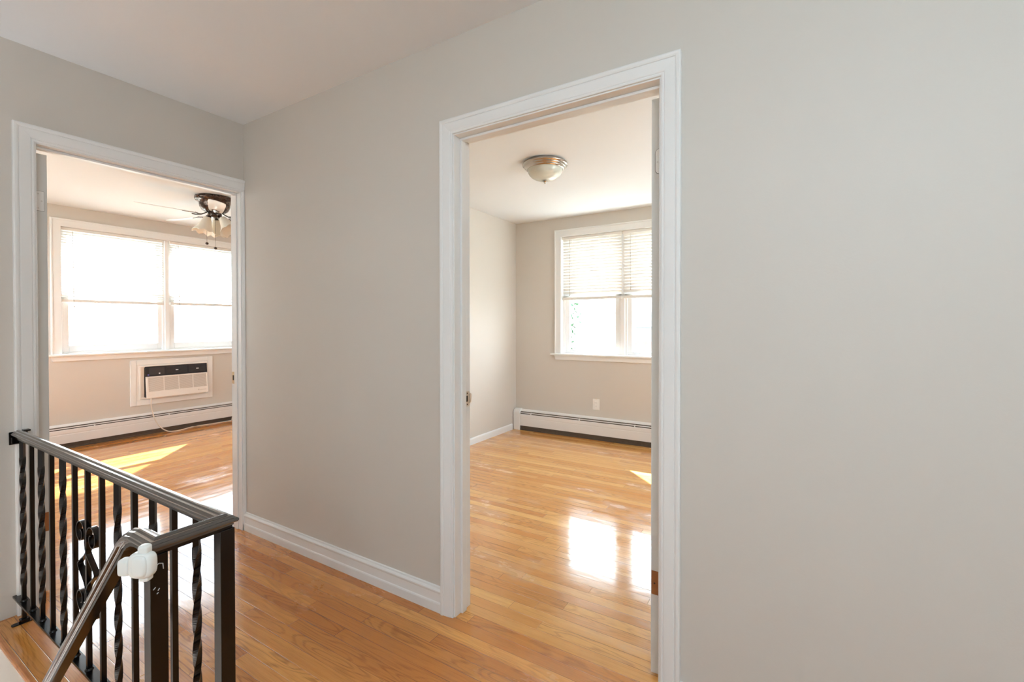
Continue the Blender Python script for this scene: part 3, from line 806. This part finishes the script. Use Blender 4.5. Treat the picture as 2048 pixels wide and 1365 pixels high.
def sq_bar(mb, x, y, z0, z1, s, twist=None, turns=3.2, rot=0):
    """square bar; twist=(za,zb) twisted part"""
    zs = [z0, z1]
    if twist:
        za, zb = twist; n = 90
        zs = [z0, za] + [za+(zb-za)*i/n for i in range(1, n)] + [zb, z1]
    vs = []
    for z in zs:
        a = rot
        ss = s
        if twist:
            f = min(1, max(0, (z-twist[0])/(twist[1]-twist[0]))); a = rot + turns*2*PI*f
            if 0 < f < 1: ss = s*1.06
        for k in range(4):
            q = a+PI/4+k*PI/2; r = ss/math.sqrt(2)
            vs.append((x+r*math.cos(q), y+r*math.sin(q), z))
    fs = [(0, 3, 2, 1), tuple(len(vs)-4+i for i in range(4))]
    for i in range(len(zs)-1):
        for k in range(4): fs.append((i*4+k, i*4+(k+1) % 4, i*4+4+(k+1) % 4, i*4+4+k))
    mb.add(vs, fs)
BX0, BDX = .088, .12210
twisted = {0, 2, 4, 8, 10, 12}
for i in range(13):
    mb = MB(); x = BX0+BDX*i
    sq_bar(mb, x, RAILY, ZB-.002, ZU-.006, .0135, (.150, .690) if i in twisted else None, turns=1.63)
    mb.lathe([(.0125, 0), (.011, .003), (.008, .006)], (x, RAILY, ZB), 12)
    b = mb.build('baluster', M['iron'], rail)
    if i in twisted: b['label'] = 'twisted baluster'
for (x, y) in ((NX, RAILY), (NX, NY)):
    mb = MB(); sq_bar(mb, x, y, .004, ZU-.006, .0318); mb.box(x-.035, x+.035, y-.035, y+.035, 0, .006)
    mb.build('newel_post', M['iron'], rail, bevel=.0015)
# scroll ornament
mb = MB()
def ribbon(mb, pts, w=.0125, t=.0038):
    pts = [Vector((p[0], RAILY, p[1])) for p in pts]
    vs = []
    for i, p in enumerate(pts):
        d = (pts[min(i+1, len(pts)-1)]-pts[max(i-1, 0)]).normalized(); n = d.cross(Vector((0, 1, 0)))
        for (a, b) in ((-1, -1), (1, -1), (1, 1), (-1, 1)): vs.append(p + n*(a*t/2) + Vector((0, b*w/2, 0)))
    fs = [(0, 1, 2, 3), tuple(len(vs)-1-i for i in range(4))]
    for i in range(len(pts)-1):
        for k in range(4): fs.append((i*4+k, i*4+4+k, i*4+4+(k+1) % 4, i*4+(k+1) % 4))
    mb.add(vs, fs, False)
cxs, czs = BX0+BDX*6, .425
def scroll(sgn):
    # top curl (outer side), crossing the middle picket, bulge to the other side, back, bottom curl
    out = []
    def arc(cx_, cz_, r0, r1, a0, a1, n=22):
        return [(cx_+(r0+(r1-r0)*k/n)*math.cos(math.radians(a0+(a1-a0)*k/n)), cz_+(r0+(r1-r0)*k/n)*math.sin(math.radians(a0+(a1-a0)*k/n))) for k in range(n+1)]
    top = arc(.050, .108, .010, .040, -300, 180-180-20+180-160, 26)
    return top
def mirror(P, sx, sz): return [(cxs+sx*x, czs+sz*z) for x, z in P]
def scroll_path():
    P = []
    # inner end of the top curl spirals out: centre (.052,.108)
    for k in range(30):
        a = math.radians(150+k*(-390)/29*-1); r = .012+.024*k/29
    # build by angle: start inner, turn around to the inner side, run down
    cx_, cz_ = .052, .112
    for k in range(46):
        f = k/45; a = math.radians(-250 + f*430); r = .011+.033*f**.8
        P.append((cx_+r*math.cos(a), cz_+r*math.sin(a)))
    P += [p[:] for p in []]
    ctrl = [P[-1], (.009, .088), (.004, .064), (-.014, .044), (-.060, .014), (-.074, .000), (-.060, -.014), (-.020, -.044), (-.004, -.064)]
    c3 = catmull([(c[0], 0, c[1]) for c in ctrl], 8)
    P += [(q.x, q.z) for q in c3[1:]]
    return P
half = scroll_path()
low = [(x, -z) for x, z in half[:46]][::-1]     # lower curl mirrored
# join: after returning near the middle go into the lower curl on the starting side
full = half + [(q.x, q.z) for q in catmull([(-.004, 0, -.064), (.006, 0, -.080), (low[0][0], 0, low[0][1])], 5)[1:]] + low[1:]
ribbon(mb, mirror(full, 1, 1), .0165); ribbon(mb, mirror(full, -1, 1), .0155)
mb.build('scroll_ornament', M['iron'], rail)
# feet and wall fixings
mb = MB(); mb.box(BX0-.007, BX0+.007, RAILY-.007, RAILY+.007, .004, ZB-.008)
plate_oval(mb, (BX0+.006, RAILY+.004, 0), (1, 0, 0), (0, 1, 0), (0, 0, 1), .026, .085, .004, r=.010)
plate_oval(mb, (BX0+.003, RAILY, .004), (1, 0, 0), (0, 1, 0), (0, 0, 1), .026, .030, .012, r=.008)
mb.build('foot_flange', M['iron'], rail, bevel=.001)
mb = MB(); mb.box(.0195, .045, RAILY-.022, RAILY+.022, ZU-.028, ZU-.001); mb.box(.0195, .024, RAILY-.026, RAILY+.030, ZU-.034, ZU+.020)
mb.box(.020, .050, RAILY+.012, RAILY+.034, ZU+.019, ZU+.026)
mb.build('wall_bracket', M['iron'], rail, bevel=.002)
for (a, b, c_, d) in ((-.008, .738, -.001, .744), (-.001, .744, .006, .741), (.006, .741, .007, .729), (-.011, .693, -.007, .697), (-.003, .688, .0, .692), (-.005, .682, -.002, .684)):
    mb = MB(); mb.tube([(NX+.0162, NY+a, b), (NX+.0162, NY+c_, d)], .0009, 5); mb.build('paint_scratch', M['scuff'], rail)

# ------------------------------------------------------------------ child gate bracket on the newel
cam_fw = Vector((-.5204, .8538, -.0088))
gc = Vector((1.714, -1.1265, .7625))
gate = thing('gate_bracket', 'white plastic child gate bracket on the newel under the handrail', 'bracket', gc)
ang = math.radians(-32)
GR = Matrix.Translation(gc) @ Matrix.Rotation(math.radians(31), 4, 'Z') @ Matrix.Scale(.70, 4)
def superell(mb, c, a, b, h, n1=32, n2=20, e=.45, mtx=None):
    vs = []; fs = []
    sp_ = lambda v, p_: math.copysign(abs(v)**p_, v)
    for i in range(n2+1):
        ph = -PI/2+PI*i/n2
        for k in range(n1):
            th = 2*PI*k/n1
            q = Vector((a*sp_(math.cos(ph), e)*sp_(math.cos(th), e), b*sp_(math.cos(ph), e)*sp_(math.sin(th), e), h*sp_(math.sin(ph), e))) + Vector(c)
            vs.append((mtx @ q) if mtx else q)
    for i in range(n2):
        for k in range(n1):
            fs.append((i*n1+k, i*n1+(k+1) % n1, (i+1)*n1+(k+1) % n1, (i+1)*n1+k))
    mb.add(vs, fs, True)
mb = MB(); superell(mb, (.006, 0, -.002), .034, .020, .036, mtx=GR, e=.55)
superell(mb, (.010, -.012, 0), .022, .014, .030, mtx=GR, e=.6)
body = mb.build('bracket_body', M['plastic'], gate)
mb = MB(); superell(mb, (-.041, 0, -.008), .016, .015, .023, mtx=GR, e=.35); mb.build('release_tab', M['plastic'], gate)
mb = MB(); superell(mb, (.011, .002, .040), .014, .013, .014, mtx=GR, e=.5); mb.build('upper_lug', M['plastic'], gate)
mb = MB(); superell(mb, (.014, .002, -.038), .013, .013, .010, mtx=GR, e=.4); mb.build('lower_lug', M['plastic'], gate)

# ------------------------------------------------------------------ outdoors
GZ = -3.2
mb = MB()
mb.box(-60, 60, YR+.3, 90, GZ-.2, GZ); mb.box(-60, XL-.3, -60, YR+.3, GZ-.2, GZ); mb.box(XL-.3, 60, -60, HY0-.3, GZ-.2, GZ)
S('ground', mb, M['ground'], 'pale sunlit ground outside below the windows', 'ground')
# tree whose foliage shows at the left edge of the right room window
def tree(x, y, rad, zc, label, n=2600, seed=3):
    rnd = random.Random(seed)
    t = thing('tree', label, 'tree', (x, y, GZ))
    mb = MB(); mb.tube([(x, y, GZ), (x+.1, y, GZ+1.2), (x, y+.1, zc-.4), (x, y, zc+rad*.6)], .15, 12, rs=[.22, .16, .11, .04])
    for k in range(7):
        a = k*.9; mb.tube([(x, y, zc-.6+.2*k), (x+math.cos(a)*rad*.5, y+math.sin(a)*rad*.5, zc-.1+.25*k), (x+math.cos(a)*rad*.85, y+math.sin(a)*rad*.85, zc+.2+.25*k)], .03, 6, rs=[.05, .03, .012])
    mb.build('trunk', M['bark'], t)
    mb = MB()
    for i in range(n):
        while True:
            p = Vector((rnd.uniform(-1, 1), rnd.uniform(-1, 1), rnd.uniform(-1, 1)))
            if .25 < p.length < 1: break
        bump_ = 1+.15*math.sin(p.x*7+p.z*5)+.1*math.cos(p.y*9)
        c = Vector((x, y, zc)) + Vector((p.x*rad, p.y*rad, p.z*rad*1.5))*bump_
        a = rnd.uniform(0, 6.3); s_ = rnd.uniform(.07, .13)
        n_ = Vector((rnd.gauss(0, 1), rnd.gauss(0, 1), rnd.gauss(0, 1)+.6)).normalized()
        u_ = n_.orthogonal().normalized(); v_ = n_.cross(u_)
        u_, v_ = u_*math.cos(a)+v_*math.sin(a), v_*math.cos(a)-u_*math.sin(a)
        mb.add([c-u_*s_, c-v_*s_*.4+n_*.01, c+u_*s_, c+v_*s_*.4+n_*.01], [(0, 1, 2, 3)])
    mb.build('foliage', M['leaf'], t)
# house across the street
def house(x, y, label):
    t = thing('house', label, 'house', (x, y, GZ))
    mb = MB(); mb.box(x-4, x+5, y, y+7, GZ+3.3, GZ+4.3); mb.build('siding_wall', M['siding'], t)
    mb = MB(); mb.box(x-4.05, x+5.05, y-.05, y+7.05, GZ, GZ+3.3); mb.build('brick_base', M['brick'], t)
    mb = MB(); mb.add([(x-4.4, y-.4, GZ+4.3), (x+5.4, y-.4, GZ+4.3), (x+5.4, y+7.4, GZ+4.3), (x-4.4, y+7.4, GZ+4.3), (x-3.5, y+3.5, GZ+5.6), (x+4.5, y+3.5, GZ+5.6)],
                      [(0, 3, 2, 1), (0, 1, 5, 4), (1, 2, 5), (2, 3, 4, 5), (3, 0, 4)]); mb.build('roof', M['roof'], t)
    for k in range(3):
        mb = MB(); xx = x-3+k*2.8; mb.box(xx, xx+1.2, y-.03, y+.02, GZ+1.5, GZ+2.8); w_ = mb.build('house_window', M['pane_dark'], t)
tree(-4.72, 12.6, 1.35, 1.0, 'green leafy tree outside the left edge of the right room window')
house(-2.4, 30, 'grey house with red brick base across the street')

# ------------------------------------------------------------------ light
w = bpy.data.worlds.new('sky'); sc.world = w; w.use_nodes = True
nt = w.node_tree; bg = nt.nodes['Background']
tcw = nt.nodes.new('ShaderNodeTexCoord'); spw = nt.nodes.new('ShaderNodeSeparateXYZ'); nt.links.new(tcw.outputs['Generated'], spw.inputs[0])
rp = nt.nodes.new('ShaderNodeValToRGB'); nt.links.new(spw.outputs[2], rp.inputs[0])
rp.color_ramp.elements[0].color = (.87, .94, 1.0, 1); rp.color_ramp.elements[0].position = 0
rp.color_ramp.elements[1].color = (.72, .85, 1.0, 1); rp.color_ramp.elements[1].position = .6
nt.links.new(rp.outputs[0], bg.inputs[0]); bg.inputs[1].default_value = 14

sun = bpy.data.lights.new('sun', 'SUN'); sun.energy = 44; sun.angle = math.radians(.6); sun.color = (1, .96, .91)
so = bpy.data.objects.new('sun', sun); COL.objects.link(so)
d = Vector((.70, -.715, -.785)).normalized()
so.rotation_euler = d.to_track_quat('-Z', 'Y').to_euler()

def portal(loc, rot, sx, sy):
    l = bpy.data.lights.new('daylight_portal', 'AREA'); l.shape = 'RECTANGLE'; l.size = sx; l.size_y = sy; l.energy = 1
    l.cycles.is_portal = True
    o = bpy.data.objects.new('daylight_portal', l); COL.objects.link(o); o.location = loc; o.rotation_euler = rot
portal(((RW[0]+RW[1])/2, YR+.21, (RW[2]+RW[3])/2), (-PI/2, 0, 0), RW[1]-RW[0], RW[3]-RW[2])
portal((XL-.21, (LW[0]+LW[1])/2, (LW[2]+LW[3])/2), (0, -PI/2, 0), LW[3]-LW[2], LW[1]-LW[0])
portal((RX1+.21, (EW[0]+EW[1])/2, (EW[2]+EW[3])/2), (0, PI/2, 0), EW[3]-EW[2], EW[1]-EW[0])
portal(((NW[0]+NW[1])/2, LY0-.21, (NW[2]+NW[3])/2), (PI/2, 0, 0), NW[1]-NW[0], NW[3]-NW[2])
portal(((HW[0]+HW[1])/2, HY0-.13, (HW[2]+HW[3])/2), (PI/2, 0, 0), HW[1]-HW[0], HW[3]-HW[2])

# added fill: an unseen hall ceiling lamp, tinted cool to stand for daylight
lm = thing('added_hall_lamp', 'added round ceiling lamp over the landing, unseen cool fill light behind the camera', 'ceiling light', (3.35, -2.0, H))
mb = MB(); mb.lathe([(0, H), (.16, H), (.165, H-.02), (.15, H-.03), (0, H-.03)], (3.35, -2.0, 0), 40); mb.build('added_lamp_base', M['nickel'], lm)
mb = MB(); mb.lathe([(.145*math.cos(k/10*PI/2)+.0005, H-.03-.07*math.sin(k/10*PI/2)) for k in range(11)], (3.35, -2.0, 0), 40); mb.build('added_lamp_bowl', M['frost'], lm)
al = bpy.data.lights.new('added_hall_fill', 'POINT'); al.shadow_soft_size = .1; al.energy = 36; al.color = (.62, .84, 1)
ao = bpy.data.objects.new('added_hall_fill', al); COL.objects.link(ao); ao.location = (3.35, -2.0, H-.23)

# ------------------------------------------------------------------ camera
cam = bpy.data.cameras.new('camera'); co = bpy.data.objects.new('camera', cam); COL.objects.link(co)
yaw, pit, rol = 2.11907867, -.00884709, -.00098088
fw = Vector((math.cos(pit)*math.cos(yaw), math.cos(pit)*math.sin(yaw), math.sin(pit)))
r = fw.cross(Vector((0, 0, 1))).normalized(); u = r.cross(fw)
r2 = r*math.cos(rol)+u*math.sin(rol); u2 = -r*math.sin(rol)+u*math.cos(rol)
mtx = Matrix((( r2.x, u2.x, -fw.x), (r2.y, u2.y, -fw.y), (r2.z, u2.z, -fw.z))).to_4x4()
mtx.translation = Vector((2.81518597, -1.51379420, 1.23619333))
co.matrix_world = mtx
cam.sensor_width = 36; cam.lens = 915.2305/2048*36; cam.shift_y = -24.0792/2048
cam.clip_start = .02; cam.clip_end = 300
sc.camera = co

vs = sc.view_settings
vs.view_transform = 'Standard'; vs.look = 'None'; vs.gamma = 1; vs.use_curve_mapping = False; vs.exposure = 0.37
sc.cycles.use_denoising = True
sc.cycles.max_bounces = 14; sc.cycles.diffuse_bounces = 8; sc.cycles.transparent_max_bounces = 16
sc.cycles.sample_clamp_indirect = 8
